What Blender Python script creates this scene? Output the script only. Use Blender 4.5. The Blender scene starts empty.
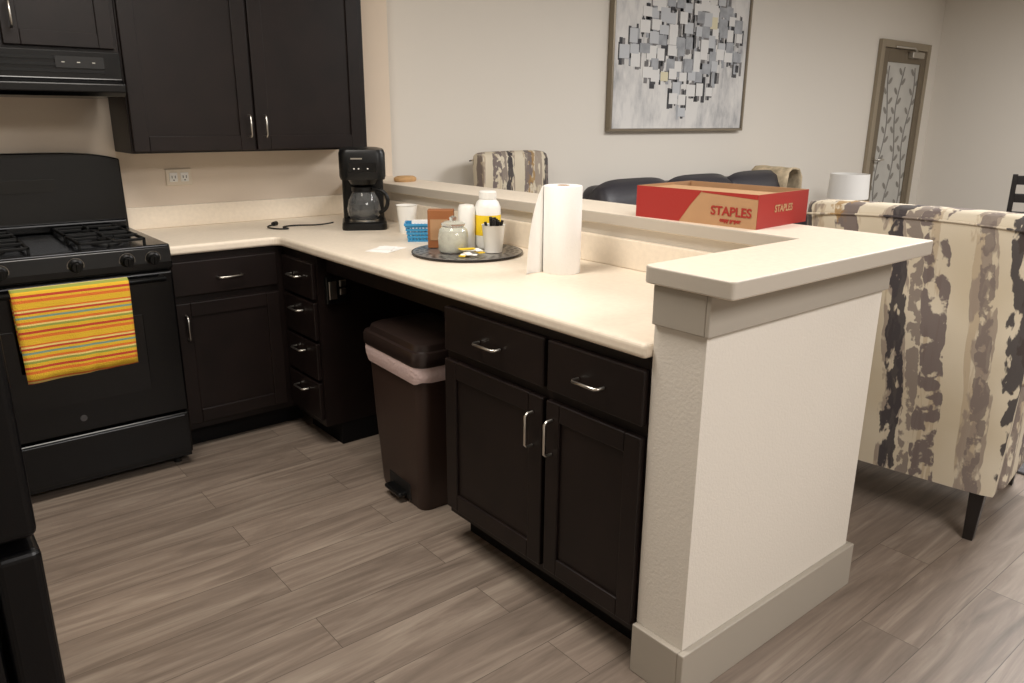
import bpy, bmesh, math, random
from mathutils import Vector, Matrix, noise
random.seed(7)
sc=bpy.context.scene
# ---------------- dimensions (metres) ----------------
A,TH,RO,FPX,H=.6881,.2844,.0068,766.,1.385
X1,Y0,Y1,X3,XB=1.304,.884,1.129,2.225,1.95
Y1W=1.102
ZC,YC=.888,3.175; YW=3.753; YL=YW+.10
XF=X1+.025
XS=.838; YD=1.938; ZD=.65
ZBAR=1.07
RX=9.02; CEIL=2.65
# ---------------- materials ----------------
def lin(c):
    r=[]
    for v in c[:3]:
        v=v/255.; r.append(v/12.92 if v<=.04045 else ((v+.055)/1.055)**2.4)
    return (*r,1)
def mat(name,col,rough=.5,metal=0,bump=0,bscale=100,var=0,vscale=6,coat=0,trans=0,emit=0,spec=.5):
    m=bpy.data.materials.new(name);m.use_nodes=True;nt=m.node_tree;b=nt.nodes['Principled BSDF']
    c=lin(col)
    b.inputs['Base Color'].default_value=c;b.inputs['Roughness'].default_value=rough;b.inputs['Metallic'].default_value=metal
    b.inputs['Coat Weight'].default_value=coat;b.inputs['Transmission Weight'].default_value=trans;b.inputs['Specular IOR Level'].default_value=spec
    if emit: b.inputs['Emission Color'].default_value=c;b.inputs['Emission Strength'].default_value=emit
    tc=nt.nodes.new('ShaderNodeTexCoord')
    if var:
        n=nt.nodes.new('ShaderNodeTexNoise');n.inputs['Scale'].default_value=vscale;n.inputs['Detail'].default_value=5
        nt.links.new(tc.outputs['Object'],n.inputs['Vector'])
        r=nt.nodes.new('ShaderNodeValToRGB')
        r.color_ramp.elements[0].position=.3;r.color_ramp.elements[1].position=.7
        r.color_ramp.elements[0].color=tuple(max(0,x*(1-var)) for x in c[:3])+(1,)
        r.color_ramp.elements[1].color=tuple(min(1,x*(1+var)) for x in c[:3])+(1,)
        nt.links.new(n.outputs[0],r.inputs[0]);nt.links.new(r.outputs[0],b.inputs['Base Color'])
    if bump:
        n=nt.nodes.new('ShaderNodeTexNoise');n.inputs['Scale'].default_value=bscale;n.inputs['Detail'].default_value=3
        nt.links.new(tc.outputs['Object'],n.inputs['Vector'])
        bp=nt.nodes.new('ShaderNodeBump');bp.inputs['Strength'].default_value=bump;bp.inputs['Distance'].default_value=.004
        nt.links.new(n.outputs[0],bp.inputs['Height']);nt.links.new(bp.outputs[0],b.inputs['Normal'])
    return m
M={}
M['wall']=mat('wall_paint',(222,216,205),.85,bump=.15,bscale=180)
M['wall_l']=mat('wall_paint_living',(226,220,210),.85,bump=.15,bscale=180)
M['wall_k']=mat('wall_paint_kitchen',(228,212,193),.8,bump=.15,bscale=180)
M['orange']=mat('orange_peel_texture',(218,211,200),.8,bump=.22,bscale=150)
M['trim']=mat('trim_paint',(164,156,144),.55)
M['ceil']=mat('ceiling_paint',(228,226,222),.9)
M['lam']=mat('laminate_countertop',(234,221,202),.42,var=.04,vscale=60)
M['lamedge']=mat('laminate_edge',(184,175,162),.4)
M['esp']=mat('espresso_wood',(23,15,13),.42,var=.25,vscale=8,spec=.3)
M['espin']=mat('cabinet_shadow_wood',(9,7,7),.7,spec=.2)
M['nick']=mat('brushed_nickel',(200,196,188),.28,1)
M['blk']=mat('black_enamel',(5,5,6),.2,spec=.35)
M['blkm']=mat('black_matte_iron',(9,9,9),.55,spec=.3)
M['blkp']=mat('black_plastic',(10,10,10),.35,spec=.35)
M['fridge']=mat('black_fridge_finish',(5,5,7),.35,bump=.05,bscale=300,spec=.25)
M['glassd']=mat('dark_glass',(4,4,5),.08,spec=.4)
M['brown']=mat('brown_plastic',(56,41,35),.42,spec=.4)
M['brownl']=mat('brown_plastic_lid',(40,30,27),.35,spec=.4)
M['bag']=mat('white_bin_liner',(222,198,195),.4,bump=.8,bscale=70)
M['white']=mat('white_plastic',(240,238,232),.35)
M['paper']=mat('paper_white',(244,242,238),.9,bump=.3,bscale=150)
M['card']=mat('cardboard_kraft',(178,138,100),.8,var=.06,vscale=12)
M['cardin']=mat('cardboard_inside',(186,146,104),.85)
M['red']=mat('red_print',(160,38,31),.55)
M['blue']=mat('blue_plastic',(60,150,200),.4)
M['yellow']=mat('yellow_label',(240,205,40),.5)
M['pewter']=mat('hammered_platter',(170,168,165),.32,.75,bump=1,bscale=45,var=.2,vscale=60)
M['tile']=mat('platter_mosaic_dark',(52,50,52),.3,.6)
M['silver']=mat('polished_silver',(205,203,198),.2,1)
M['clear']=mat('clear_jar',(235,238,238),.05,trans=.92)
M['coffee']=mat('dark_coffee',(26,14,9),.2)
M['sugar']=mat('jar_contents',(250,244,226),.8,var=.08,vscale=70)
M['sofa']=mat('charcoal_leather',(50,48,54),.45,bump=.3,bscale=90)
M['legs']=mat('dark_wood_leg',(20,14,13),.35)
M['bread']=mat('tan_bread',(196,156,108),.7,var=.15,vscale=30)  # bread colour for the bagel piece
M['frame']=mat('champagne_frame',(140,130,114),.35,.7)
M['door']=mat('bronze_door_paint',(150,138,118),.5)
M['doori']=mat('bronze_door_slab',(110,98,80),.5)
M['frost']=mat('frosted_glass',(190,188,182),.35,var=.08,vscale=4)
M['vine']=mat('etched_vine',(132,128,122),.5)
M['rug']=mat('grey_carpet',(90,88,90),.95,bump=1,bscale=200,var=.25,vscale=40)
M['outlet']=mat('outlet_plate',(225,212,192),.4)
M['dark']=mat('slot_dark',(12,11,11),.6)
M['shade']=mat('lamp_shade_linen',(240,238,234),.8)
M['boxbr']=mat('amber_carton',(150,92,50),.6)
M['pil']=mat('blanket_tan',(200,182,152),.95,var=.3,vscale=20,bump=.8,bscale=50)

def floor_mat():
    m=bpy.data.materials.new('vinyl_plank');m.use_nodes=True;nt=m.node_tree;b=nt.nodes['Principled BSDF'];N=nt.nodes.new;L=nt.links.new
    tc=N('ShaderNodeTexCoord')
    br=N('ShaderNodeTexBrick');br.offset=.37;br.inputs['Scale'].default_value=1;br.inputs['Brick Width'].default_value=1.22;br.inputs['Row Height'].default_value=.165
    br.inputs['Mortar Size'].default_value=.0012;br.inputs['Mortar Smooth'].default_value=.3
    br.inputs['Color1'].default_value=(0,0,0,1);br.inputs['Color2'].default_value=(1,1,1,1);br.inputs['Mortar'].default_value=(.5,.5,.5,1)
    L(tc.outputs['Object'],br.inputs['Vector'])
    sep=N('ShaderNodeSeparateColor');L(br.outputs['Color'],sep.inputs[0])
    mul=N('ShaderNodeMath');mul.operation='MULTIPLY';mul.inputs[1].default_value=13.7;L(sep.outputs[0],mul.inputs[0])
    cmb=N('ShaderNodeCombineXYZ');L(mul.outputs[0],cmb.inputs[2]);L(mul.outputs[0],cmb.inputs[0])
    add=N('ShaderNodeVectorMath');L(tc.outputs['Object'],add.inputs[0]);L(cmb.outputs[0],add.inputs[1])
    mp=N('ShaderNodeMapping');mp.inputs['Scale'].default_value=(1.0,10,1);L(add.outputs[0],mp.inputs[0])
    n1=N('ShaderNodeTexNoise');n1.inputs['Scale'].default_value=1.5;n1.inputs['Detail'].default_value=7;n1.inputs['Roughness'].default_value=.58;n1.inputs['Distortion'].default_value=1.6
    L(mp.outputs[0],n1.inputs['Vector'])
    rp=N('ShaderNodeValToRGB');e=rp.color_ramp.elements
    e[0].position=.25;e[0].color=lin((100,88,78));e[1].position=.76;e[1].color=lin((154,141,127))
    e2=e.new(.5);e2.color=lin((128,114,102));L(n1.outputs[0],rp.inputs[0])
    mp2=N('ShaderNodeMapping');mp2.inputs['Scale'].default_value=(7,130,1);L(add.outputs[0],mp2.inputs[0])
    n2=N('ShaderNodeTexNoise');n2.inputs['Scale'].default_value=1;n2.inputs['Detail'].default_value=2;L(mp2.outputs[0],n2.inputs['Vector'])
    pr=N('ShaderNodeMapRange');pr.inputs[1].default_value=.35;pr.inputs[2].default_value=.6;pr.inputs[3].default_value=.93;pr.inputs[4].default_value=1.02;L(n2.outputs[0],pr.inputs[0])
    hs=N('ShaderNodeHueSaturation');mr=N('ShaderNodeMapRange');mr.inputs[3].default_value=.92;mr.inputs[4].default_value=1.09
    L(sep.outputs[0],mr.inputs[0])
    m3=N('ShaderNodeMath');m3.operation='MULTIPLY';L(mr.outputs[0],m3.inputs[0]);L(pr.outputs[0],m3.inputs[1])
    L(m3.outputs[0],hs.inputs['Value']);L(rp.outputs[0],hs.inputs['Color'])
    mx=N('ShaderNodeMixRGB');mx.inputs[2].default_value=lin((80,70,62));L(br.outputs['Fac'],mx.inputs[0]);L(hs.outputs[0],mx.inputs[1])
    L(mx.outputs[0],b.inputs['Base Color']);b.inputs['Roughness'].default_value=.43
    bp=N('ShaderNodeBump');bp.inputs['Strength'].default_value=.1;bp.inputs['Distance'].default_value=.002;L(n1.outputs[0],bp.inputs['Height']);L(bp.outputs[0],b.inputs['Normal'])
    return m
M['floor']=floor_mat()
def fabric_mat():
    m=bpy.data.materials.new('abstract_brush_fabric');m.use_nodes=True;nt=m.node_tree;b=nt.nodes['Principled BSDF'];N=nt.nodes.new;L=nt.links.new
    tc=N('ShaderNodeTexCoord');sp=N('ShaderNodeSeparateXYZ');L(tc.outputs['Object'],sp.inputs[0])
    wob=N('ShaderNodeTexNoise');wob.inputs['Scale'].default_value=4;L(tc.outputs['Object'],wob.inputs['Vector'])
    wa=N('ShaderNodeMath');wa.operation='MULTIPLY_ADD';wa.inputs[1].default_value=.04;L(wob.outputs[0],wa.inputs[0])
    sxy=N('ShaderNodeMath');sxy.operation='ADD';L(sp.outputs[0],sxy.inputs[0]);L(sp.outputs[1],sxy.inputs[1]);L(sxy.outputs[0],wa.inputs[2])
    base=N('ShaderNodeTexNoise');base.inputs['Scale'].default_value=3
    L(tc.outputs['Object'],base.inputs['Vector'])
    br=N('ShaderNodeValToRGB');br.color_ramp.elements[0].position=.35;br.color_ramp.elements[1].position=.65
    br.color_ramp.elements[0].color=lin((202,189,164));br.color_ramp.elements[1].color=lin((216,206,186));L(base.outputs[0],br.inputs[0])
    cur=br.outputs[0]
    for (col,freq,ph,sth,nth,off,sx,sz,op) in [((182,164,138),48,.4,.1,.52,3,40,2.5,.75),((150,136,124),24,1.2,.60,.48,11,24,9,.85),((104,92,92),22,3.9,.62,.47,51,20,17,.9),((160,126,76),11,5.6,.95,.47,23,30,14,.85),((52,48,54),18,1.4,.90,.42,37,32,14,.92),((124,112,106),30,2.9,.80,.46,71,26,20,.85)]:
        s=N('ShaderNodeMath');s.operation='MULTIPLY_ADD';s.inputs[1].default_value=freq;s.inputs[2].default_value=ph;L(wa.outputs[0],s.inputs[0])
        si=N('ShaderNodeMath');si.operation='SINE';L(s.outputs[0],si.inputs[0])
        mp=N('ShaderNodeMapping');mp.inputs['Location'].default_value=(off,off*1.3,off*.7);mp.inputs['Scale'].default_value=(sx,sx,sz);L(tc.outputs['Object'],mp.inputs[0])
        n=N('ShaderNodeTexNoise');n.inputs['Scale'].default_value=1;n.inputs['Detail'].default_value=3;n.inputs['Distortion'].default_value=.2;L(mp.outputs[0],n.inputs['Vector'])
        g=N('ShaderNodeMapRange');g.inputs[1].default_value=sth-.22;g.inputs[2].default_value=sth+.05;g.inputs[3].default_value=-.5;g.inputs[4].default_value=0;L(si.outputs[0],g.inputs[0])
        ad=N('ShaderNodeMath');ad.operation='ADD';L(g.outputs[0],ad.inputs[0]);L(n.outputs[0],ad.inputs[1])
        g2=N('ShaderNodeMapRange');g2.inputs[1].default_value=nth-.02;g2.inputs[2].default_value=nth+.03;L(ad.outputs[0],g2.inputs[0])
        mu=N('ShaderNodeMath');mu.operation='MULTIPLY';mu.inputs[1].default_value=op;L(g2.outputs[0],mu.inputs[0])
        mx=N('ShaderNodeMixRGB');mx.inputs[2].default_value=lin(col);L(mu.outputs[0],mx.inputs[0]);L(cur,mx.inputs[1]);cur=mx.outputs[0]
    L(cur,b.inputs['Base Color']);b.inputs['Roughness'].default_value=.9
    w=N('ShaderNodeTexNoise');w.inputs['Scale'].default_value=350;L(tc.outputs['Object'],w.inputs['Vector'])
    bp=N('ShaderNodeBump');bp.inputs['Strength'].default_value=.3;bp.inputs['Distance'].default_value=.002;L(w.outputs[0],bp.inputs['Height']);L(bp.outputs[0],b.inputs['Normal'])
    return m
M['fab']=fabric_mat()
def towel_mat():
    m=bpy.data.materials.new('striped_terry');m.use_nodes=True;nt=m.node_tree;b=nt.nodes['Principled BSDF'];N=nt.nodes.new;L=nt.links.new
    tc=N('ShaderNodeTexCoord');sp=N('ShaderNodeSeparateXYZ');L(tc.outputs['Object'],sp.inputs[0])
    mu=N('ShaderNodeMath');mu.operation='MULTIPLY';mu.inputs[1].default_value=1/.125;L(sp.outputs[2],mu.inputs[0])
    fr=N('ShaderNodeMath');fr.operation='FRACT';L(mu.outputs[0],fr.inputs[0])
    rp=N('ShaderNodeValToRGB');rp.color_ramp.interpolation='CONSTANT';e=rp.color_ramp.elements
    Y=(226,180,46);O=(222,116,46);R=(192,66,46);G=(150,158,72);T=(124,156,140);W=(238,212,124)
    st=[(0,Y),(.16,O),(.24,Y),(.3,R),(.37,Y),(.46,G),(.52,W),(.57,O),(.64,Y),(.72,T),(.78,Y),(.84,R),(.90,W),(.95,O)]
    e[0].position=0;e[0].color=lin(Y);e[1].position=.16;e[1].color=lin(O)
    for p,c in st[2:]:
        x=e.new(p);x.color=lin(c)
    L(fr.outputs[0],rp.inputs[0]);L(rp.outputs[0],b.inputs['Base Color']);b.inputs['Roughness'].default_value=.95
    n=N('ShaderNodeTexNoise');n.inputs['Scale'].default_value=260;L(tc.outputs['Object'],n.inputs['Vector'])
    bp=N('ShaderNodeBump');bp.inputs['Strength'].default_value=.7;bp.inputs['Distance'].default_value=.004;L(n.outputs[0],bp.inputs['Height']);L(bp.outputs[0],b.inputs['Normal'])
    return m
M['towel']=towel_mat()
def canvas_mat():
    m=bpy.data.materials.new('painted_canvas');m.use_nodes=True;nt=m.node_tree;b=nt.nodes['Principled BSDF'];N=nt.nodes.new;L=nt.links.new
    tc=N('ShaderNodeTexCoord');mp=N('ShaderNodeMapping');mp.inputs['Scale'].default_value=(3,1,1.2);L(tc.outputs['Object'],mp.inputs[0])
    n=N('ShaderNodeTexNoise');n.inputs['Scale'].default_value=2.3;n.inputs['Detail'].default_value=9;n.inputs['Roughness'].default_value=.65;L(mp.outputs[0],n.inputs['Vector'])
    rp=N('ShaderNodeValToRGB');e=rp.color_ramp.elements;e[0].position=.3;e[0].color=lin((146,148,152));e[1].position=.58;e[1].color=lin((222,220,217))
    x=e.new(.45);x.color=lin((200,199,198));L(n.outputs[0],rp.inputs[0]);L(rp.outputs[0],b.inputs['Base Color']);b.inputs['Roughness'].default_value=.6
    return m
M['canvas']=canvas_mat()
# ---------------- mesh helpers ----------------
def grp(name,loc=(0,0,0),rz=0):
    e=bpy.data.objects.new(name,None);e.empty_display_size=.1;e.location=loc;e.rotation_euler=(0,0,rz);sc.collection.objects.link(e);return e
def mk(name,bm,m,parent=None,smooth=False,bevel=0,seg=2):
    me=bpy.data.meshes.new(name);bmesh.ops.recalc_face_normals(bm,faces=bm.faces);bm.to_mesh(me);bm.free()
    ob=bpy.data.objects.new(name,me);sc.collection.objects.link(ob)
    for mm in (m if isinstance(m,list) else [m]): me.materials.append(mm)
    if parent: ob.parent=parent
    if smooth:
        for p in me.polygons: p.use_smooth=True
    if bevel:
        md=ob.modifiers.new('b','BEVEL');md.width=bevel;md.segments=seg;md.limit_method='ANGLE';md.angle_limit=.6
    return ob
def addbox(bm,x0,x1,y0,y1,z0,z1,mi=0):
    v=[bm.verts.new((x,y,z)) for x in(x0,x1) for y in(y0,y1) for z in(z0,z1)]
    for f in [(0,1,3,2),(4,6,7,5),(0,4,5,1),(2,3,7,6),(0,2,6,4),(1,5,7,3)]:
        fc=bm.faces.new([v[i] for i in f]);fc.material_index=mi
def box(name,x0,x1,y0,y1,z0,z1,m,parent=None,bevel=0,seg=2,smooth=False):
    bm=bmesh.new();addbox(bm,x0,x1,y0,y1,z0,z1);return mk(name,bm,m,parent,bevel=bevel,seg=seg,smooth=smooth)
def lathe(name,prof,m,parent=None,loc=(0,0,0),n=40,smooth=True,sx=1,sy=1):
    bm=bmesh.new();rings=[]
    for r,z in prof:
        if r<1e-5: rings.append([bm.verts.new((loc[0],loc[1],loc[2]+z))])
        else: rings.append([bm.verts.new((loc[0]+sx*r*math.cos(2*math.pi*i/n),loc[1]+sy*r*math.sin(2*math.pi*i/n),loc[2]+z)) for i in range(n)])
    for a,b in zip(rings[:-1],rings[1:]):
        for i in range(n):
            j=(i+1)%n
            if len(a)==1 and len(b)==1: break
            if len(a)==1: bm.faces.new([a[0],b[i],b[j]])
            elif len(b)==1: bm.faces.new([a[i],a[j],b[0]])
            else: bm.faces.new([a[i],a[j],b[j],b[i]])
    ob=mk(name,bm,m,parent,smooth=smooth)
    if smooth:
        md=ob.modifiers.new('e','EDGE_SPLIT');md.split_angle=.7
    return ob
def prism(name,pts,z0,z1,m,parent=None,bevel=0,seg=3,smooth=False):
    bm=bmesh.new();b=[bm.verts.new((x,y,z0)) for x,y in pts];t=[bm.verts.new((x,y,z1)) for x,y in pts]
    bm.faces.new(b);bm.faces.new(t);n=len(pts)
    for i in range(n): bm.faces.new([b[i],b[(i+1)%n],t[(i+1)%n],t[i]])
    return mk(name,bm,m,parent,bevel=bevel,seg=seg,smooth=smooth)
def tube(name,pts,r,m,parent=None,cyc=False,smooth=True):
    c=bpy.data.curves.new(name,'CURVE');c.dimensions='3D';c.bevel_depth=r;c.bevel_resolution=3
    s=c.splines.new('POLY' if not smooth else 'NURBS');s.points.add(len(pts)-1)
    for p,q in zip(s.points,pts): p.co=(*q,1)
    s.use_cyclic_u=cyc
    if smooth: s.order_u=3;s.use_endpoint_u=True
    c.use_fill_caps=True
    ob=bpy.data.objects.new(name,c);sc.collection.objects.link(ob);c.materials.append(m)
    if parent: ob.parent=parent
    return ob
def rrect(w,d,r,n=6,cx=0,cy=0):
    pts=[]
    for sx,sy,a0 in [(1,1,0),(-1,1,90),(-1,-1,180),(1,-1,270)]:
        for i in range(n+1):
            a=math.radians(a0+90*i/n);pts.append((cx+sx*(w/2-r)+r*math.cos(a),cy+sy*(d/2-r)+r*math.sin(a)))
    return pts
def loft(name,secs,m,parent=None,smooth=True,split=.6):
    bm=bmesh.new();R=[[bm.verts.new((x,y,z)) for x,y in p] for p,z in secs];n=len(R[0])
    for a,b in zip(R[:-1],R[1:]):
        for i in range(n): bm.faces.new([a[i],a[(i+1)%n],b[(i+1)%n],b[i]])
    bm.faces.new(R[0]);bm.faces.new(R[-1])
    ob=mk(name,bm,m,parent,smooth=smooth)
    if smooth:
        md=ob.modifiers.new('e','EDGE_SPLIT');md.split_angle=split
    return ob
def fb(face,plane,a0,a1,d0,d1,z0,z1):
    if face=='-x': return (plane-d1,plane-d0,a0,a1,z0,z1)
    return (a0,a1,plane-d1,plane-d0,z0,z1)
def slab(name,face,plane,a0,a1,z0,z1,parent,d=.019):
    return box(name,*fb(face,plane,a0,a1,0,d,z0,z1),M['esp'],parent,bevel=.004)
def shaker(name,face,plane,a0,a1,z0,z1,parent,w=.058):
    bm=bmesh.new()
    addbox(bm,*fb(face,plane,a0+w-.004,a1-w+.004,0,.012,z0+w-.004,z1-w+.004))
    for q in [(a0,a0+w,z0,z1),(a1-w,a1,z0,z1),(a0+w,a1-w,z0,z0+w),(a0+w,a1-w,z1-w,z1)]:
        addbox(bm,*fb(face,plane,q[0],q[1],0,.020,q[2],q[3]))
    return mk(name,bm,M['esp'],parent,bevel=.003)
def pull(name,face,plane,a,z,parent,vertical=False,L=.10,d0=.02):
    pts=[]
    for t,d in [(-.5,0),(-.5,.7),(-.42,1),(.42,1),(.5,.7),(.5,0)]:
        dd=d0+.028*d
        aa,zz=(a,z+t*L) if vertical else (a+t*L,z)
        pts.append((plane-dd,aa,zz) if face=='-x' else (aa,plane-dd,zz))
    tube(name,pts,.0042,M['nick'],parent,smooth=False)
# ---------------- room shell ----------------
box('floor',-1.2,RX+.1,-3.2,YL+.1,-.05,0,M['floor'])
box('ceiling',-1.2,RX+.1,-3.2,YL+.1,CEIL,CEIL+.05,M['ceil'])
XWE=2.225
box('wall_kitchen',-1.2,XWE,YW,YL+.1,0,CEIL,M['wall_k'])
box('wall_living',XWE,RX+.1,YL,YL+.1,0,CEIL,M['wall_l'])
box('wall_right',RX,RX+.1,-3.2,YL,0,CEIL,M['wall_l'])
box('wall_left',-1.3,-1.2,-3.2,YL+.1,0,CEIL,M['wall'])
box('wall_rear',-1.2,RX+.1,-3.3,-3.2,0,CEIL,M['wall'])
box('baseboard_living',XWE+.13,7.6,YL-.015,YL,0,.12,M['trim'],bevel=.003)
WY=Y0+.072; WX1=X3-.11
KX=XB+.03
bm=bmesh.new();addbox(bm,XF,WX1,WY,Y1W,0,ZBAR-.04);addbox(bm,KX,WX1,Y1W,YW,0,ZBAR-.04)
mk('wall_peninsula',bm,M['orange'])
bm=bmesh.new()
for z0,z1,t in [(0,.14,.018),(ZBAR-.135,ZBAR-.042,.012)]:
    addbox(bm,XF-t,WX1+t,WY-t,WY,z0,z1);addbox(bm,XF-t,XF,WY,Y1W,z0,z1);addbox(bm,WX1,WX1+t,WY,YW,z0,z1)
mk('trim_1',bm,M['trim'],bevel=.003)
bar=grp('bar_countertop')
def roundc(pts,r):
    out=[];n=len(pts)
    for i,(p,rr) in enumerate(zip(pts,r)):
        if rr==0: out.append(p);continue
        P=Vector(p);a=(Vector(pts[i-1])-P).normalized();b=(Vector(pts[(i+1)%n])-P).normalized()
        for k in range(7):
            t=k/6;s=P+a*rr;e=P+b*rr;q=(1-t)**2*s+2*t*(1-t)*P+t*t*e;out.append((q.x,q.y))
    return out
cap=roundc([(X1,Y0),(X3,Y0),(X3,YW-.002),(XB,YW-.002),(XB,Y1),(X1,Y1)],[.012,.012,0,0,0,.03])
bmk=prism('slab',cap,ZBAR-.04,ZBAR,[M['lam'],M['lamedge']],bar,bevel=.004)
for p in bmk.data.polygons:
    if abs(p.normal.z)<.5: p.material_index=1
# ---------------- kitchen countertop ----------------
ct=grp('kitchen_countertop')
pts=roundc([(XS+.004,YC),(X1,YC),(X1,Y1W+.002),(KX-.002,Y1W+.002),(KX-.002,YW-.002),(XS+.004,YW-.002)],[0,.04,0,0,0,0])
prism('slab',pts,ZC-.038,ZC,M['lam'],ct,bevel=.012,seg=4)
box('backsplash_rear',XS-.76,KX-.022,YW-.02,YW-.001,ZC,ZC+.10,M['lam'],ct,bevel=.004)
box('backsplash_bar',KX-.022,KX-.002,Y1W+.002,YW-.001,ZC,ZC+.10,M['lam'],ct,bevel=.004)
# ---------------- base cabinets ----------------
ZT=ZC-.038
cab=grp('base_cabinet')
y0,y1=Y1W+.002,YD
box('carcass',XF+.002,KX-.03,y0+.002,y1,.10,ZT-.001,M['esp'],cab)
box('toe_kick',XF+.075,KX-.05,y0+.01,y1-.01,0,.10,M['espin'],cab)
ym=1.455
slab('drawer_1','-x',XF+.002,y0+.006,ym-.008,ZD+.03,ZT-.03,cab);slab('drawer_2','-x',XF+.002,ym+.008,y1-.006,ZD+.03,ZT-.03,cab)
shaker('door_r','-x',XF+.002,y0+.006,ym-.008,.13,ZD,cab,.052);shaker('door_l','-x',XF+.002,ym+.008,y1-.006,.13,ZD,cab)
pull('pull_1','-x',XF,(y0+ym)/2,ZD+.095,cab,L=.09);pull('pull_2','-x',XF,(y1+ym)/2,ZD+.095,cab)
pull('pull_3','-x',XF,ym-.035,ZD-.10,cab,True);pull('pull_4','-x',XF,ym+.045,ZD-.10,cab,True)
KY0=2.87
st=grp('drawer_base_cabinet')
box('carcass',XF+.002,KX-.03,KY0,YC+.02,.10,ZT-.001,M['esp'],st)
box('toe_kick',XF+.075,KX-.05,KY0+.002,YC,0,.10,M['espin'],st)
zs=[.13,.31,.485,.66,ZT-.025]
for i in range(4):
    slab('drawer_%d'%i,'-x',XF+.002,KY0+.012,YC+.0,zs[i],zs[i+1]-.014,st)
    pull('pull_%d'%i,'-x',XF,(KY0+YC)/2+.005,zs[i+1]-.06 if i<3 else zs[4]-.08,st,L=.09)
ob_=grp('junction_box')
box('plate',XF+.03,XF+.13,KY0-.02,KY0-.001,.64,.755,M['blkp'],ob_,bevel=.004)
box('cover',XF+.04,XF+.075,KY0-.026,KY0-.018,.66,.735,M['nick'],ob_,bevel=.002)
for zz in (.675,.71): box('receptacle',XF+.088,XF+.118,KY0-.025,KY0-.018,zz,zz+.026,M['nick'],ob_,bevel=.002)
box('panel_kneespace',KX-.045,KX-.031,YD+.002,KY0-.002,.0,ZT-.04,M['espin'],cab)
box('apron',XF+.03,XF+.05,YD+.002,KY0-.03,ZT-.07,ZT-.001,M['esp'],cab)
cc=grp('corner_base_cabinet')
YFB=YC+.025
box('carcass',XS+.006,XF,YFB,YW-.004,.10,ZT-.001,M['esp'],cc)
box('carcass_corner',XF,KX-.04,YFB+.003,YW-.004,.10,ZT-.001,M['esp'],cc)
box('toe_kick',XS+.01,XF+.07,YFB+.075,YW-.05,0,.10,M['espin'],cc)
slab('drawer','-y',YFB,XS+.02,XF-.035,ZD+.03,ZT-.03,cc)
shaker('door','-y',YFB,XS+.02,XF-.035,.13,ZD,cc)
pull('pull_1','-y',YFB,(XS+XF)/2,ZD+.095,cc);pull('pull_2','-y',YFB,XS+.055,ZD-.1,cc,True)
# ---------------- upper cabinets ----------------
XU0,XU1,ZU=.839,1.92,1.232
uc=grp('wall_cabinet');YU=YW-.302
box('carcass',XU0,XU1,YU+.02,YW-.002,ZU,2.2,M['esp'],uc,bevel=.003)
xm=(XU0+XU1)/2-.025
shaker('door_l','-y',YU+.02,XU0+.006,xm-.006,ZU+.008,2.17,uc,.062);shaker('door_r','-y',YU+.02,xm+.006,XU1-.03,ZU+.008,2.17,uc,.062)
pull('pull_l','-y',YU,xm-.035,ZU+.11,uc,True,.09);pull('pull_r','-y',YU,xm+.035,ZU+.11,uc,True,.09)
uh=grp('hood_cabinet')
hx0,hx1=.03,.80
box('carcass',hx0,XU0-.002,YU+.02,YW-.002,1.612,2.2,M['esp'],uh)
hm=(hx0+hx1)/2+.03
shaker('door_l','-y',YU+.02,hx0+.006,hm-.006,1.63,2.17,uh,.055);shaker('door_r','-y',YU+.02,hm+.006,hx1+.02,1.63,2.17,uh,.055)
pull('pull_l','-y',YU,hm-.035,1.73,uh,True,.09);pull('pull_r','-y',YU,hm+.035,1.73,uh,True,.09)
# ---------------- range hood ----------------
hd=grp('range_hood')
prof=[(YW-.003,1.45),(YW-.46,1.45),(YW-.48,1.465),(YW-.48,1.495),(YW-.45,1.51),(YW-.45,1.608),(YW-.003,1.608)]
bm=bmesh.new();a=[bm.verts.new((hx0,y,z)) for y,z in prof];b=[bm.verts.new((hx1,y,z)) for y,z in prof]
bm.faces.new(a);bm.faces.new(b)
for i in range(len(prof)): bm.faces.new([a[i],a[(i+1)%7],b[(i+1)%7],b[i]])
mk('shell',bm,M['blk'],hd,bevel=.004)
for i in range(3): box('vent_%d'%i,hx0+.06,hx1-.06,YW-.455,YW-.449,1.532+i*.022,1.542+i*.022,M['blkm'],hd)
box('control_plate',hx1-.22,hx1-.06,YW-.458,YW-.45,1.548,1.588,M['dark'],hd)
for i in range(3): box('label_%d'%i,hx1-.20+i*.05,hx1-.19+i*.05,YW-.4595,YW-.457,1.566,1.569,M['nick'],hd)
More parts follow.
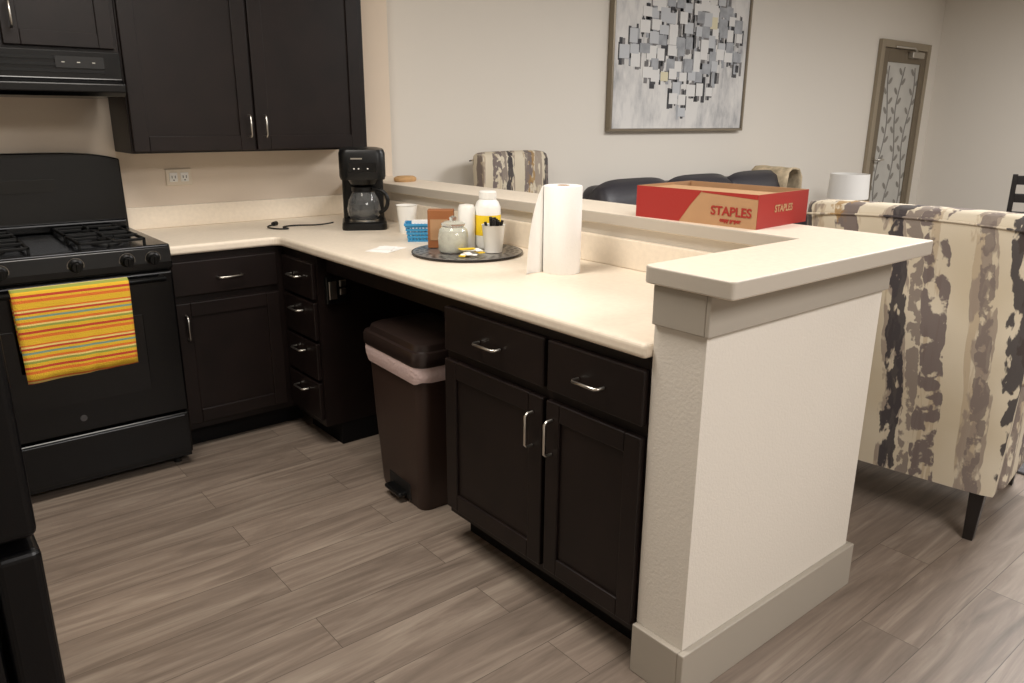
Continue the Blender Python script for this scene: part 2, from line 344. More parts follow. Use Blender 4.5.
# ---------------- gas range ----------------
sv=grp('gas_range')
sx0,sx1=XS-.76,XS-.003
yf=3.075
box('body',sx0,sx1,yf+.03,YW-.03,.03,.895,M['blk'],sv,bevel=.004)
box('cooktop',sx0-.0,sx1,yf+.005,YW-.03,.895,.915,M['blk'],sv,bevel=.006,seg=3)
bm=bmesh.new()
P=[(yf+.03,.825),(yf-.005,.825),(yf-.005,.85),(yf+.004,.905),(yf+.03,.905)]
a=[bm.verts.new((sx0,y,z)) for y,z in P];b=[bm.verts.new((sx1,y,z)) for y,z in P]
bm.faces.new(a);bm.faces.new(b)
for i in range(5): bm.faces.new([a[i],a[(i+1)%5],b[(i+1)%5],b[i]])
mk('control_panel',bm,M['blk'],sv,bevel=.003)
for i,kx in enumerate([.09,.20,.43,.60,.69]):
    lx=sx0+kx
    k=lathe('knob_%d'%i,[(0,0),(.024,0),(.024,.008),(.018,.012),(.016,.03),(0,.031)],M['blkp'],sv,n=24)
    k.location=(lx,yf-.003,.868);k.rotation_euler=(math.radians(90+8),0,0)
    kb=box('knob_grip_%d'%i,-.004,.004,-.017,.017,.028,.036,M['blkp'],sv,bevel=.002);kb.location=k.location;kb.rotation_euler=k.rotation_euler
    r=lathe('knob_ring_%d'%i,[(.026,0),(.0275,0),(.0275,.002),(.026,.002)],M['nick'],sv,n=24);r.location=k.location;r.rotation_euler=k.rotation_euler
box('oven_door',sx0+.004,sx1-.004,yf-.01,yf+.028,.245,.815,M['blk'],sv,bevel=.008,seg=3)
box('oven_window',sx0+.13,sx1-.13,yf-.013,yf-.009,.36,.66,M['glassd'],sv,bevel=.003)
box('storage_drawer',sx0+.004,sx1-.004,yf-.008,yf+.028,.06,.235,M['blk'],sv,bevel=.008,seg=3)
box('drawer_lip',sx0+.02,sx1-.02,yf-.016,yf-.006,.205,.23,M['blk'],sv,bevel=.006)
HZ=.795
tube('oven_handle',[(sx0+.05,yf-.008,HZ),(sx0+.05,yf-.055,HZ),(sx1-.05,yf-.055,HZ),(sx1-.05,yf-.008,HZ)],.011,M['blkp'],sv,smooth=False)
lg=lathe('badge',[(0,0),(.012,0),(.012,.003),(0,.003)],mat('badge_grey',(90,90,92),.3,.8),sv,n=24);lg.location=((sx0+sx1)/2,yf-.01,.30);lg.rotation_euler=(math.pi/2,0,0)
for x in (sx0+.05,sx1-.05):
    lathe('foot',[(0,0),(.016,0),(.012,.035),(0,.035)],M['blkm'],sv,loc=(x,yf+.07,0),n=12)
    lathe('foot',[(0,0),(.016,0),(.012,.035),(0,.035)],M['blkm'],sv,loc=(x,YW-.09,0),n=12)
bm=bmesh.new()
prf=[(sx0,.90)]+[(sx0+(sx1-sx0)*i/20,1.205+.03*(1-abs(2*i/20-1)**4)) for i in range(21)]+[(sx1,.90)]
a=[bm.verts.new((x,YW-.095 if z<1 else YW-.075,z)) for x,z in prf];b=[bm.verts.new((x,YW-.025,z)) for x,z in prf]
bm.faces.new(a);bm.faces.new(b);n=len(prf)
for i in range(n): bm.faces.new([a[i],a[(i+1)%n],b[(i+1)%n],b[i]])
mk('backguard',bm,M['blk'],sv,bevel=.006)
box('backguard_ledge',sx0+.01,sx1-.01,YW-.115,YW-.085,.915,.955,M['blk'],sv,bevel=.01,seg=3)
box('display',(sx0+sx1)/2-.12,(sx0+sx1)/2+.12,YW-.098,YW-.08,1.08,1.13,M['glassd'],sv)
for i,(bx,by) in enumerate([(.19,.16),(.57,.16),(.19,.42),(.57,.42)]):
    cx,cy=sx0+bx,yf+by
    lathe('burner_%d'%i,[(0,.914),(.055,.914),(.05,.924),(.03,.928),(.03,.934),(0,.936)],M['blkm'],sv,loc=(cx,cy,0),n=24)
    bm=bmesh.new()
    w=.115
    for q in [(-w,w,-w,-w+.01),(-w,w,w-.01,w),(-w,-w+.01,-w,w),(w-.01,w,-w,w)]: addbox(bm,cx+q[0],cx+q[1],cy+q[2],cy+q[3],.930,.940)
    for q in [(-w,-.03,-.005,.005),(.03,w,-.005,.005),(-.005,.005,-w,-.03),(-.005,.005,.03,w)]: addbox(bm,cx+q[0],cx+q[1],cy+q[2],cy+q[3],.932,.943)
    for sxx in(-1,1):
        for syy in(-1,1): addbox(bm,cx+sxx*(w-.005)-.005,cx+sxx*(w-.005)+.005,cy+syy*(w-.005)-.005,cy+syy*(w-.005)+.005,.914,.932)
    mk('grate_%d'%i,bm,M['blkm'],sv,bevel=.002)
# dish towel
tw=grp('dish_towel')
bm=bmesh.new();R=[];nx=24
path=[(yf-.038,HZ-.205)]+[(yf-.037,HZ-.165+.03*i) for i in range(6)]+[(yf-.055+.019*math.cos(t),HZ+.019*math.sin(t)) for t in [0,.5,1,1.57,2.1,2.6,3.14]]+[(yf-.076,HZ-.025-.0303*i) for i in range(10)]
tx0,tx1=.290,.658
for j,(y,z) in enumerate(path):
    row=[]
    for i in range(nx+1):
        u=i/nx; d=0
        fz=max(0,(HZ-z)/.30)
        d=.006*math.sin(u*9+.5)*fz+.003*math.sin(u*21)*fz
        front=j>=10
        row.append(bm.verts.new((tx0+(tx1-tx0)*u-(.012*fz*(u-.5)),(y-abs(d)) if front else y+abs(d)*.2, z-(.012*(1-u) if front and z<.6 else 0))))
    R.append(row)
for a,b in zip(R[:-1],R[1:]):
    for i in range(nx): bm.faces.new([a[i],a[i+1],b[i+1],b[i]])
o=mk('cloth',bm,M['towel'],tw,smooth=True);s=o.modifiers.new('s','SOLIDIFY');s.thickness=.005;s.offset=0
# ---------------- refrigerator ----------------
fr=grp('refrigerator')
fx=.098
box('case',fx-.78,fx-.07,1.20,1.92,.03,1.72,M['fridge'],fr,bevel=.01)
box('door_lower',fx-.062,fx,1.20,1.92,.06,.775,M['fridge'],fr,bevel=.012,seg=4)
box('door_upper',fx-.062,fx,1.20,1.92,.795,1.71,M['fridge'],fr,bevel=.012,seg=4)
tube('handle_upper',[(fx-.002,1.86,.82),(fx+.03,1.86,.83),(fx+.03,1.86,1.3),(fx-.002,1.86,1.32)],.012,M['blkp'],fr)
tube('handle_lower',[(fx-.002,1.86,.42),(fx+.03,1.86,.44),(fx+.03,1.86,.74),(fx-.002,1.86,.755)],.012,M['blkp'],fr)
box('grille',fx-.07,fx-.02,1.22,1.90,0,.055,M['blkm'],fr)
# ---------------- trash can ----------------
tc_=grp('step_trash_can',(1.475,2.295,0),math.radians(-3))
loft('body',[(rrect(.24,.32,.03),0.0),(rrect(.25,.33,.035),.02),(rrect(.275,.375,.04),.30),(rrect(.29,.41,.045),.545)],M['brown'],tc_)
bm=bmesh.new();R=[]
for w_,d_,z in [(.292,.412,.545),(.304,.424,.575),(.312,.432,.57),(.316,.436,.55),(.312,.432,.525),(.304,.424,.508)]:
    p=rrect(w_,d_,.05,n=10);row=[]
    for k,(x,y) in enumerate(p):
        nz=noise.noise(Vector((x*22,y*22,z*14)));low=1 if z<.53 else 0
        s=1+.018*nz;row.append(bm.verts.new((x*s,y*s,z+.014*nz*low)))
    R.append(row)
n=len(R[0])
for a,b in zip(R[:-1],R[1:]):
    for i in range(n): bm.faces.new([a[i],a[(i+1)%n],b[(i+1)%n],b[i]])
mk('bin_liner',bm,M['bag'],tc_,smooth=True)
loft('lid',[(rrect(.318,.438,.05),.568),(rrect(.324,.446,.05),.575),(rrect(.324,.446,.05),.605),(rrect(.316,.436,.05),.618),(rrect(.29,.41,.05),.620),(rrect(.28,.40,.05),.640),(rrect(.25,.37,.05),.648),(rrect(.1,.2,.04),.652)],M['brownl'],tc_)
box('pedal_recess',-.129,-.115,-.085,.085,.012,.085,M['dark'],tc_,bevel=.01)
box('pedal',-.165,-.115,-.06,.06,.024,.042,M['blkp'],tc_,bevel=.008)
box('hinge',.14,.17,-.12,.12,.55,.61,M['brownl'],tc_,bevel=.01)
# ---------------- wall outlet ----------------
ou=grp('wall_outlet')
box('plate',1.035,1.15,YW-.007,YW,1.075,1.15,M['outlet'],ou,bevel=.003)
for cx in (1.068,1.117):
    box('socket',cx-.018,cx+.018,YW-.010,YW-.006,1.092,1.133,M['white'],ou,bevel=.003)
    for dx in(-.007,.007): box('slot',cx+dx-.0015,cx+dx+.0015,YW-.0108,YW-.0098,1.108,1.12,M['dark'],ou)
    box('slot_g',cx-.003,cx+.003,YW-.0108,YW-.0098,1.097,1.102,M['dark'],ou)
# ---------------- coffee maker ----------------
cm=grp('coffee_maker',(1.752,3.225,ZC),math.radians(-28))
loft('base',[(rrect(.20,.25,.03),0),(rrect(.205,.255,.035),.008),(rrect(.20,.25,.035),.03),(rrect(.185,.235,.03),.036)],M['blkp'],cm)
loft('column',[(rrect(.19,.085,.02,cy=.08),.03),(rrect(.19,.085,.02,cy=.08),.25)],M['blkp'],cm)
loft('housing',[(rrect(.195,.24,.03),.225),(rrect(.205,.25,.04),.24),(rrect(.205,.25,.04),.34),(rrect(.195,.24,.04),.355),(rrect(.14,.18,.04),.362)],M['blkp'],cm)
lathe('filter_basket',[(0,.20),(.055,.20),(.075,.235),(0,.235)],M['blkp'],cm,loc=(0,-.03,0))
lathe('hot_plate',[(0,.036),(.068,.036),(.068,.042),(0,.042)],M['silver'],cm,loc=(0,-.035,0))
lathe('carafe',[(0,.043),(.058,.043),(.072,.06),(.076,.09),(.068,.13),(.05,.165),(.047,.175)],M['clear'],cm,loc=(0,-.035,0))
lathe('carafe_coffee',[(0,.047),(.055,.047),(.069,.062),(.072,.09),(.0,.091)],M['coffee'],cm,loc=(0,-.035,0))
lathe('carafe_collar',[(.049,.166),(.053,.168),(.053,.188),(.03,.196),(0,.196)],M['blkp'],cm,loc=(0,-.035,0))
tube('carafe_handle',[(0.045,-.075,.182),(.085,-.10,.180),(.11,-.11,.14),(.10,-.105,.09),(.07,-.085,.075)],.009,M['blkp'],cm)
box('control_panel',-.06,.06,-.128,-.124,.26,.30,M['glassd'],cm)
box('brand_strip',-.05,.0,-.1295,-.1275,.315,.321,M['nick'],cm)
for i,x in enumerate((-.04,-.02,.02)): box('button_%d'%i,x,x+.006,-.1295,-.1275,.272,.277,M['white'],cm)
pc=grp('power_cord')
tube('cord',[(1.64,3.32,ZC+.02),(1.60,3.36,ZC+.006),(1.50,3.45,ZC+.004),(1.42,3.42,ZC+.004),(1.44,3.34,ZC+.004),(1.38,3.37,ZC+.004),(1.36,3.46,ZC+.006),(1.42,3.5,ZC+.006)],.0035,M['dark'],pc)
tube('plug',[(1.42,3.5,ZC+.01),(1.445,3.52,ZC+.01)],.01,M['dark'],pc)
# ---------------- counter items ----------------
TX,TY=1.705,2.345
tr=grp('serving_platter',(TX,TY,ZC))
lathe('dish',[(0,.0),(.13,.0),(.15,.002),(.205,.006),(.209,.0085),(.205,.0105),(.15,.0095),(.125,.009),(0,.009)],M['pewter'],tr,n=64)
lathe('rim_line',[(.2085,.004),(.2115,.0065),(.2115,.0095),(.2085,.0105)],M['tile'],tr,n=64)
bm=bmesh.new()
for i in range(56):
    a0=2*math.pi*i/56
    for j,(r0,r1) in enumerate(((.148,.160),(.166,.178),(.184,.196))):
        if (i+j)%2: continue
        vs=[]
        for r in (r0,r1):
            for aa in(a0,a0+.085): vs.append((r*math.cos(aa),r*math.sin(aa),.0095+(r-.145)/.055*.001+.0006))
        vs=[bm.verts.new(q) for q in vs]
        bm.faces.new([vs[0],vs[1],vs[3],vs[2]])
mk('rim_tiles',bm,M['tile'],tr)
def tp(r,f): return (TX+.772*r-.635*f,TY-.635*r-.772*f,ZC+.0115)
g=grp('stirrer_cup',tp(.10,.03))
lathe('cup',[(0,0),(.033,0),(.043,.100),(.045,.102),(.041,.100),(.031,.006),(0,.006)],M['white'],g)
for i in range(26):
    a=random.uniform(0,6.28);r=random.uniform(0,.025)
    tube('stirrer_%d'%i,[(r*math.cos(a)*.5,r*math.sin(a)*.5,.02),(r*1.5*math.cos(a),r*1.5*math.sin(a),.110+random.uniform(0,.02))],.0055,M['dark'],g,smooth=False)
g=grp('creamer_bottle',tp(.075,-.08))
lathe('bottle',[(0,0),(.045,0),(.05,.01),(.05,.155),(.042,.175),(.032,.185),(.032,.19),(0,.19)],M['white'],g)
lathe('label',[(.0505,.05),(.0508,.052),(.0508,.125),(.0505,.127)],M['yellow'],g)
lathe('cap',[(0,.188),(.034,.188),(.034,.212),(.03,.216),(0,.217)],M['white'],g)
g=grp('glass_jar',tp(-.05,.04))
lathe('jar',[(0,0),(.050,0),(.055,.01),(.057,.055),(.052,.085),(.042,.095),(.042,.103)],M['clear'],g)
lathe('contents',[(0,.006),(.048,.006),(.053,.015),(.054,.055),(.05,.08),(0,.085)],M['sugar'],g)
lathe('lid',[(.045,.101),(.045,.108),(.03,.115),(.012,.118),(.014,.13),(0,.136)],M['clear'],g)
g=grp('sugar_canister',tp(-.005,-.055))
lathe('body',[(0,0),(.030,0),(.033,.005),(.033,.15),(.028,.165),(0,.17)],M['white'],g)
g=grp('tea_carton',tp(-.105,-.075),math.radians(-38))
box('carton',-.05,.05,-.028,.028,0,.145,M['boxbr'],g,bevel=.002)
box('panel',-.04,.028,-.0295,-.028,.03,.11,M['card'],g)
g=grp('sugar_packets',tp(.02,.10))
for i in range(7):
    a=box('packet_%d'%i,-.03,.03,-.012,.012,0,.003,M['paper'] if i%3 else M['yellow'],g);a.location=(random.uniform(-.03,.03),random.uniform(-.02,.02),.0005+.0032*i);a.rotation_euler=(0,0,random.uniform(0,3))
g=grp('blue_basket',(1.745,2.72,ZC),math.radians(-35))
bm=bmesh.new();w0,d0,w1,d1,hh=.055,.04,.068,.052,.075
for lv in range(5):
    z=hh*lv/5;z2=z+hh/5*.62;f=lv/5;wa=w0+(w1-w0)*f;da=d0+(d1-d0)*f
    addbox(bm,-wa,wa,-da-.003,-da,z,z2);addbox(bm,-wa,wa,da,da+.003,z,z2);addbox(bm,-wa-.003,-wa,-da,da,z,z2);addbox(bm,wa,wa+.003,-da,da,z,z2)
for i in range(9):
    x=-w0+i*(2*w0)/8;addbox(bm,x-.003,x+.003,-d1+.006,-d1+.009,0,hh);addbox(bm,x-.003,x+.003,d1-.009,d1-.006,0,hh)
addbox(bm,-w0,w0,-d0,d0,0,.004);addbox(bm,-w1-.004,w1+.004,-d1-.005,-d1+.002,hh-.008,hh);addbox(bm,-w1-.004,w1+.004,d1-.002,d1+.005,hh-.008,hh)
addbox(bm,-w1-.004,-w1+.002,-d1,d1,hh-.008,hh);addbox(bm,w1-.002,w1+.004,-d1,d1,hh-.008,hh)
mk('weave',bm,M['blue'],g)
for i in range(6): 
    a=box('sachet_%d'%i,-.035,.035,-.002,.002,.01,.085,M['paper'],g);a.location=(random.uniform(-.01,.01),-.03+.011*i,0);a.rotation_euler=(.05*i-.1,0,random.uniform(-.1,.1))
g=grp('paper_cup',(1.815,2.95,ZC))
lathe('cup',[(0,0),(.034,0),(.046,.12),(.049,.122),(.045,.12),(.032,.006),(0,.006)],M['white'],g)
g=grp('paper_napkin',(1.50,2.60,ZC+.0005),.5)
box('sheet',-.07,.07,-.05,.05,0,.002,M['paper'],g)
box('sheet_2',-.05,.06,-.03,.04,.002,.004,M['paper'],g).rotation_euler=(0,0,.3)
g=grp('paper_towel_roll',(1.742,1.86,ZC))
lathe('roll',[(.02,.0),(.061,.0),(.063,.003),(.063,.283),(.061,.286),(.02,.286),(.02,.0)],M['paper'],g,n=48)
lathe('core',[(.0205,0),(.0205,.287),(.018,.287),(.018,0)],M['card'],g)
bm=bmesh.new();R=[]
for j in range(13):
    z=.285-.285*j/12;row=[]
    for i in range(14):
        u=i/13;fl=(j/12)
        if u<.55: a=math.radians(70)+u/.55*math.radians(75); p=(.065*math.cos(a),.065*math.sin(a))
        else:
            s=(u-.55)/.45*(.004+.085*fl**.8); a=math.radians(145);p=(.065*math.cos(a)-s*.86-.01*math.sin(s*30)*fl,.065*math.sin(a)-s*.1+.012*math.sin(s*40))
        row.append(bm.verts.new((p[0],p[1],z)))
    R.append(row)
for a,b in zip(R[:-1],R[1:]):
    for i in range(13): bm.faces.new([a[i],a[i+1],b[i+1],b[i]])
mk('loose_sheet',bm,M['paper'],g,smooth=True)
g=grp('bagel_piece',(2.10,3.42,ZBAR),.3)  # bagel piece lying at the far end of the bar
lathe('disc',[(0,0),(.06,0),(.066,.006),(.066,.018),(.05,.026),(0,.028)],M['bread'],g,n=28,sy=.75)
# ---------------- carton on bar ----------------
g=grp('cardboard_carton',(2.137,1.53,ZBAR),math.radians(4))
L2,W2,HH=.222,.155,.102;tt=.004
bm=bmesh.new()
addbox(bm,-W2,W2,-L2,L2,0,tt);addbox(bm,-W2,-W2+tt,-L2,L2,tt,HH);addbox(bm,W2-tt,W2,-L2,L2,tt,HH)
addbox(bm,-W2+tt,W2-tt,-L2,-L2+tt,tt,HH);addbox(bm,-W2+tt,W2-tt,L2-tt,L2,tt,HH)
mk('tray',bm,M['card'],g)
bm=bmesh.new();e=.0008
pp=[(L2,0),(L2,HH),(-.03,HH),(.01,HH*.55),(.05,0)]
v=[bm.verts.new((-W2-e,y,z)) for y,z in pp];bm.faces.new(v)
v=[bm.verts.new((-W2-e,y,z)) for y,z in [(-L2,HH),(-L2,HH*.86),(-.03,HH*.95),(-.03,HH)]];bm.faces.new(v)
v=[bm.verts.new(q) for q in [(-W2,-L2-e,HH*.0),(W2,-L2-e,0),(W2,-L2-e,HH),(-W2,-L2-e,HH)]];bm.faces.new(v)
mk('print',bm,M['red'],g)
box('flap',-W2+tt,W2*.3,-L2+tt,L2-tt,HH*.90,HH*.92,M['cardin'],g)
def text(name,s,size,m,parent,loc,rot):
    c=bpy.data.curves.new(name,'FONT');c.body=s;c.size=size;c.extrude=.0003;c.offset=.0009;c.align_x='CENTER'
    o=bpy.data.objects.new(name,c);sc.collection.objects.link(o);c.materials.append(m);o.parent=parent;o.location=loc;o.rotation_euler=rot
text('lettering','STAPLES',.038,M['red'],g,(-W2-.0015,-.135,.033),(math.pi/2,0,-math.pi/2))
text('lettering_small','copy paper',.016,M['red'],g,(-W2-.0015,-.135,.014),(math.pi/2,0,-math.pi/2))
text('lettering_end','STAPLES',.03,M['card'],g,(0.0,-L2-.0015,.045),(math.pi/2,0,0))
# ---------------- painting ----------------
pa=grp('wall_art')
px0,px1,pz0,pz1=3.985,5.53,1.296,2.42
box('canvas',px0+.02,px1-.02,YL-.035,YL-.004,pz0+.02,pz1-.02,M['canvas'],pa)
bm=bmesh.new()
for q in [(px0,px1,pz0,pz0+.018),(px0,px1,pz1-.018,pz1),(px0,px0+.018,pz0+.018,pz1-.018),(px1-.018,px1,pz0+.018,pz1-.018)]: addbox(bm,q[0],q[1],YL-.05,YL-.002,q[2],q[3])
mk('frame',bm,M['frame'],pa,bevel=.002)
pm=[mat('paint_white',(224,223,221),.6),mat('paint_grey',(160,163,168),.6,var=.2,vscale=15),mat('paint_black',(56,56,60),.6,var=.6,vscale=25),mat('paint_gold',(222,214,182),.6),mat('paint_lgrey',(194,197,201),.6),mat('paint_taupe',(122,120,120),.6,var=.3,vscale=30)]
bm=bmesh.new();rr=random.Random(11)
W=px1-px0
for r in range(12):
    zc=pz1-.10-r*.080
    half=[.28,.32,.34,.37,.40,.44,.46,.42,.30,.17,.09,.03][r]*W
    off=[.02,.03,.04,.05,.05,.05,.04,.04,.03,.02,.01,.0][r]*W
    n=int(half*2/.098)
    for c in range(n+1):
        xc=(px0+px1)/2+off-half+c*.098+rr.uniform(-.02,.02)+(.045 if r%2 else 0)
        edge=abs(c/max(1,n)-.5)*2
        if rr.random()<.06+.3*edge**2: continue
        w=rr.uniform(.036,.052);h=rr.uniform(.038,.060);zz=zc+rr.uniform(-.02,.02)
        if xc-w*1.3<px0+.03 or xc+w*1.3>px1-.03: continue
        mi=rr.choice([0,0,0,0,0,4,4,4,4,1,1,1,1,3])
        dp=rr.uniform(.037,.040)
        for k in range(5):
            sx_=xc+rr.uniform(-w*1.2,w*1.2);sw=rr.uniform(.006,.022);sh=rr.uniform(.6,1.7)*h
            addbox(bm,sx_-sw,sx_+sw,YL-.0362-k*.0001,YL-.034,zz-sh,zz+sh,rr.choice([2,5,1,2,5]))
        if rr.random()<.9: addbox(bm,xc-w,xc+w,YL-dp,YL-.034,zz-h*.8,zz+h*.8,mi)
mk('square_patches',bm,pm,pa)
# ---------------- door ----------------
dg=grp('door_1')
dx0,dx1,dz=7.70,8.76,2.135
bm=bmesh.new()
for q in [(dx0,dx0+.07,0,dz),(dx1-.07,dx1,0,dz),(dx0+.07,dx1-.07,dz-.07,dz)]: addbox(bm,q[0],q[1],YL-.04,YL-.001,q[2],q[3])
mk('frame',bm,M['door'],dg,bevel=.004)
bm=bmesh.new();a0,a1=dx0+.075,dx1-.075
for q in [(a0,a0+.10,.01,dz-.075),(a1-.10,a1,.01,dz-.075),(a0+.10,a1-.10,.01,.25),(a0+.10,a1-.10,dz-.2,dz-.075)]: addbox(bm,q[0],q[1],YL-.03,YL-.003,q[2],q[3])
mk('slab',bm,M['doori'],dg,bevel=.003)
box('glass',a0+.10,a1-.10,YL-.018,YL-.008,.25,dz-.2,M['frost'],dg)
for k,xc in enumerate((a0+.21,(a0+a1)/2,a1-.21)):
    pts=[(xc+.05*math.sin(z*6+k*2),YL-.019,z) for z in [.28+.06*i for i in range(28)]]
    tube('vine_%d'%k,pts,.007,M['vine'],dg)
    bm=bmesh.new()
    for i in range(17):
        z=.32+i*.094;x=xc+.05*math.sin(z*6+k*2);s=1 if i%2 else -1;a=s*.7
        cx,cz=x+s*.055,z+.03
        vs=[]
        for t in range(12):
            th=2*math.pi*t/12;lx,lz=.048*math.cos(th),.022*math.sin(th)
            vs.append(bm.verts.new((cx+lx*math.cos(a)-lz*math.sin(a),YL-.0195,cz+lx*math.sin(a)+lz*math.cos(a))))
        bm.faces.new(vs)
    mk('leaves_%d'%k,bm,M['vine'],dg)
box('closer_body',a0+.5,a0+.75,YL-.085,YL-.03,dz-.15,dz-.09,M['nick'],dg,bevel=.006)
tube('closer_arm',[(a0+.6,YL-.07,dz-.085),(a0+.35,YL-.16,dz-.075),(a0+.2,YL-.045,dz-.06)],.008,M['nick'],dg,smooth=False)
tube('lever',[(a0+.06,YL-.03,1.0),(a0+.06,YL-.08,1.0),(a0+.17,YL-.08,1.0)],.01,M['nick'],dg,smooth=False)
# ---------------- soft furniture ----------------
def cushion(name,x0,x1,y0,y1,z0,z1,m,parent):
    bm=bmesh.new();addbox(bm,x0,x1,y0,y1,z0,z1)
    o=mk(name,bm,m,parent,bevel=min(x1-x0,y1-y0,z1-z0)*.32,seg=4)
    for p in o.data.polygons:p.use_smooth=True
    return o
sf=grp('leather_sofa',(0,0,0))
sx_0,sx_1=3.60,5.85;yb=YL-.06
cushion('base',sx_0+.05,sx_1-.05,yb-.92,yb-.02,.10,.40,M['sofa'],sf)
cushion('back_frame',sx_0+.08,sx_1-.08,yb-.26,yb,.12,.95,M['sofa'],sf)
cushion('arm_l',sx_0,sx_0+.24,yb-.95,yb-.02,.08,.66,M['sofa'],sf);cushion('arm_r',sx_1-.24,sx_1,yb-.95,yb-.02,.08,.66,M['sofa'],sf)
wd=(sx_1-sx_0-.5)/3
for i in range(3):
    xx=sx_0+.25+i*wd
    cushion('seat_%d'%i,xx+.004,xx+wd-.004,yb-.93,yb-.24,.36,.52,M['sofa'],sf)
bw=(sx_1-sx_0-.12)/3
for i in range(3):
    xx=sx_0+.06+i*bw
    bm=bmesh.new();R=[]
    for s in range(17):
        u=s/16;x=xx-.01+u*(bw+.02);top=.955+.04*(1-abs(2*u-1)**4)
        ring=[]
        for k in range(12):
            a=2*math.pi*k/12;edge=1-.3*abs(2*u-1)**8
            ring.append(bm.verts.new((x,yb-.20+.13*edge*math.cos(a),(top+.45)/2+(top-.45)/2*math.sin(a)*(1-.04*abs(2*u-1)**8))))
        R.append(ring)
    for a,b in zip(R[:-1],R[1:]):
        for k in range(12): bm.faces.new([a[k],a[(k+1)%12],b[(k+1)%12],b[k]])
    bm.faces.new(R[0]);bm.faces.new(R[-1])
    mk('back_cushion_%d'%i,bm,M['sofa'],sf,smooth=True)
for x in(sx_0+.08,sx_1-.08):
    for y in(yb-.88,yb-.08): lathe('leg',[(0,0),(.02,0),(.028,.11),(0,.11)],M['legs'],sf,loc=(x,y,0),n=12)
# folded throw lying over the sofa's back corner (part of the sofa group)
bm=bmesh.new();R=[]
for j,(x,z) in enumerate([(5.66,.80),(5.665,.90),(5.68,.975),(5.72,1.0),(5.77,1.0),(5.82,.985),(5.862,.93),(5.875,.80),(5.88,.60)]):
    row=[]
    for i in range(13):
        v=i/12;y=yb-.36+v*.34
        nz=noise.noise(Vector((x*9,y*9,z*5)))
        row.append(bm.verts.new((x+.012*nz,y,z+.012*nz)))
    R.append(row)
for a,b in zip(R[:-1],R[1:]):
    for i in range(12): bm.faces.new([a[i],a[i+1],b[i+1],b[i]])
o=mk('folded_throw',bm,M['pil'],sf,smooth=True);s=o.modifiers.new('s','SOLIDIFY');s.thickness=.015;s.offset=1
def armchair(name,loc,rz,w=.70,ht=1.12):
    g=grp(name,loc,rz)
    h=w/2
    bm=bmesh.new();R=[];ny=20
    prof=[(.0,.175),(-.01,.45),(-.03,.75),(-.055,1.0),(-.068,ht-.04),(-.062,ht-.012),(-.04,ht),(0.0,ht+.002),(.04,ht-.01),(.06,ht-.04),(.07,1.0),(.10,.75),(.13,.45),(.14,.175)]
    for j in range(ny+1):
        u=j/ny*2-1
        row=[]
        for x,z in prof:
            e=abs(u)**10
            zz=z-.012*abs(u)**6*(1 if z>.9 else 0)
            ww=h*(1-.06*(1-min(1,(z-.175)/.5)))
            xx=x+(.04-x)*.35*e
            row.append(bm.verts.new((xx,u*ww,zz)))
        R.append(row)
    n=len(prof)
    for a,b in zip(R[:-1],R[1:]):
        for k in range(n): bm.faces.new([a[k],a[(k+1)%n],b[(k+1)%n],b[k]])
    bm.faces.new(R[0]);bm.faces.new(R[-1])
    o=mk('back',bm,M['fab'],g,smooth=True);md=o.modifiers.new('e','EDGE_SPLIT');md.split_angle=.9
    tube('piping',[(-.066,-h+.01,ht-.05),(-.070,-h*.5,ht-.036),(-.070,0,ht-.034),(-.070,h*.5,ht-.036),(-.066,h-.01,ht-.05)],.004,M['fab'],g)
    box('seat_frame',.05,.62,-h+.05,h-.05,.175,.36,M['fab'],g,bevel=.03,seg=3)
    cushion('seat_cushion',.12,.66,-h+.10,h-.10,.35,.49,M['fab'],g)
    for s in(-1,1):
        y0_,y1_=(s*h-.09*s,s*h) if s>0 else (s*h,s*h-.09*s)
        box('arm_panel',.06,.61,y0_,y1_,.175,.58,M['fab'],g,bevel=.03,seg=4)
        cushion('arm_roll',.05,.63,min(s*(h-.11),s*(h+.01)),max(s*(h-.11),s*(h+.01)),.55,.66,M['fab'],g)
    for x,y,rk in [(.05,-h+.07,-1),(.05,h-.07,-1),(.57,-h+.07,1),(.57,h-.07,1)]:
        bm=bmesh.new();a,b=.024,.016;dx=.03*rk
        t_=[bm.verts.new((x+i*a,y+j*a,.185)) for i,j in((-1,-1),(1,-1),(1,1),(-1,1))];bb=[bm.verts.new((x+dx+i*b,y+j*b,0)) for i,j in((-1,-1),(1,-1),(1,1),(-1,1))]
        bm.faces.new(t_);bm.faces.new(bb)
        for i in range(4): bm.faces.new([t_[i],t_[(i+1)%4],bb[(i+1)%4],bb[i]])
        mk('leg',bm,M['legs'],g,bevel=.003)
    return g
armchair('accent_armchair',(2.660,1.11,0),math.radians(7),w=.74,ht=1.115)
armchair('accent_armchair',(3.02,3.70,0),math.radians(-80),w=.60,ht=1.19)
g=grp('side_table',(6.60,YL-.45,0))
lathe('top',[(0,.50),(.24,.50),(.245,.51),(.24,.525),(0,.525)],M['legs'],g)
lathe('stem',[(0,.02),(.02,.02),(.02,.5),(0,.5)],M['legs'],g,n=16);lathe('foot',[(0,0),(.16,0),(.15,.02),(0,.03)],M['legs'],g)
g=grp('table_lamp',(6.60,YL-.45,.525))
lathe('base',[(0,0),(.07,0),(.07,.01),(.03,.02),(.05,.08),(.03,.15),(.01,.17),(.01,.24),(0,.24)],M['silver'],g)
lathe('shade',[(.17,.20),(.16,.41),(.158,.41),(.168,.20)],M['shade'],g)
g=grp('dining_chair',(7.1,2.08,0),math.radians(200))
bm=bmesh.new()
for y in(-.2,.2): addbox(bm,-.02,.02,y-.018,y+.018,0,.98);addbox(bm,.38,.42,y-.018,y+.018,0,.44)
for z in(.62,.76,.90): addbox(bm,-.012,.012,-.19,.19,z,z+.07)
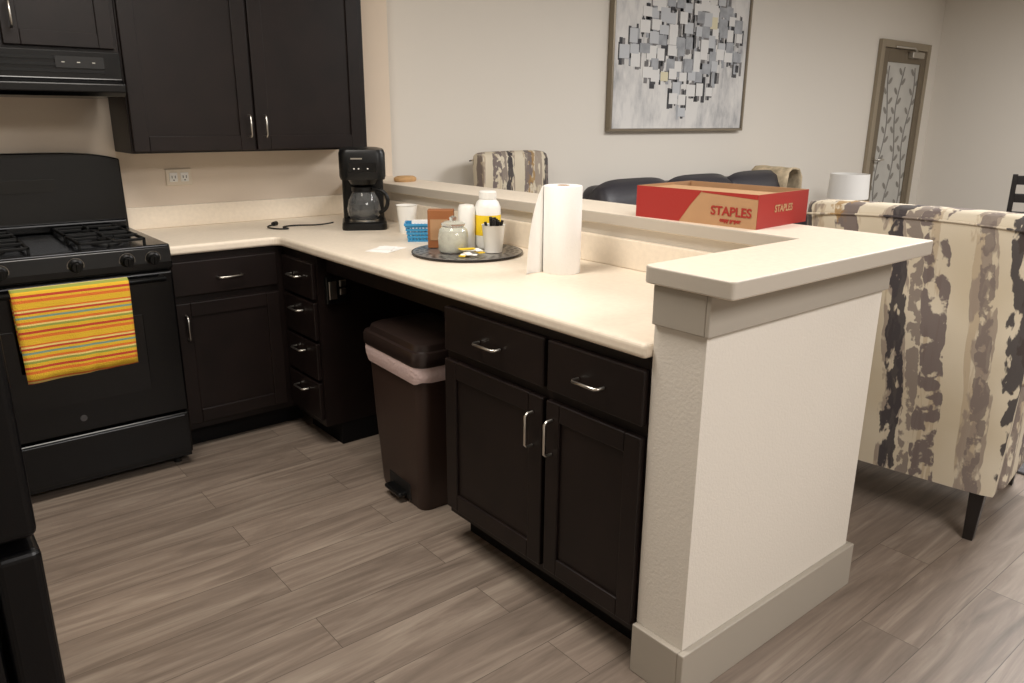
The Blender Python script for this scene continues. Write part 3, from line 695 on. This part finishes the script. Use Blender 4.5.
addbox(bm,0,.4,-.19,-.17,.36,.42);addbox(bm,0,.4,.17,.19,.36,.42);addbox(bm,-.01,.01,-.19,.19,.36,.42);addbox(bm,.39,.41,-.19,.19,.36,.42)
mk('frame',bm,M['legs'],g,bevel=.004)
box('seat',-.03,.44,-.22,.22,.43,.475,M['legs'],g,bevel=.015)
box('area_rug',3.42,6.0,-.9,2.6,0,.012,M['rug'],bevel=.004)
# ---------------- lights ----------------
def area(name,loc,sx,sy,e,col=(1,.93,.84)):
    l=bpy.data.lights.new(name,'AREA');l.shape='RECTANGLE';l.size=sx;l.size_y=sy;l.energy=e;l.color=col
    o=bpy.data.objects.new(name,l);sc.collection.objects.link(o);o.location=loc;return o
area('ceiling_light_kitchen',(.6,1.9,CEIL-.02),1.2,.6,48,(1,.94,.86))
area('fill_light_rear',(1.4,-1.2,CEIL-.02),1.4,1.4,88,(1,.97,.95))  # fill light added behind the camera, not a known fixture
area('ceiling_light_living',(4.3,1.0,CEIL-.02),1.2,1.2,100,(1,.985,.97))
area('ceiling_light_far',(7.3,.8,CEIL-.02),1.2,1.2,68,(1,.985,.97))
w=bpy.data.worlds.new('world');w.use_nodes=True;w.node_tree.nodes['Background'].inputs[0].default_value=(.8,.85,.9,1);w.node_tree.nodes['Background'].inputs[1].default_value=.3;sc.world=w
try: sc.view_settings.view_transform='Standard'
except Exception: pass
# ---------------- camera ----------------
def setcam(a,th,ro,f,h):
    F=Vector((math.sin(a)*math.cos(th),math.cos(a)*math.cos(th),-math.sin(th)));R=Vector((math.cos(a),-math.sin(a),0));U=R.cross(F)
    cx=R*math.cos(ro)+U*math.sin(ro);cy=-R*math.sin(ro)+U*math.cos(ro);cz=-F
    c=bpy.data.cameras.new('camera');c.sensor_width=36;c.lens=f*36/1024;c.clip_start=.05
    o=bpy.data.objects.new('camera',c);sc.collection.objects.link(o)
    m=Matrix((cx,cy,cz)).transposed().to_4x4();m.translation=(0,0,h);o.matrix_world=m;sc.camera=o
setcam(A,TH,RO,FPX,H)
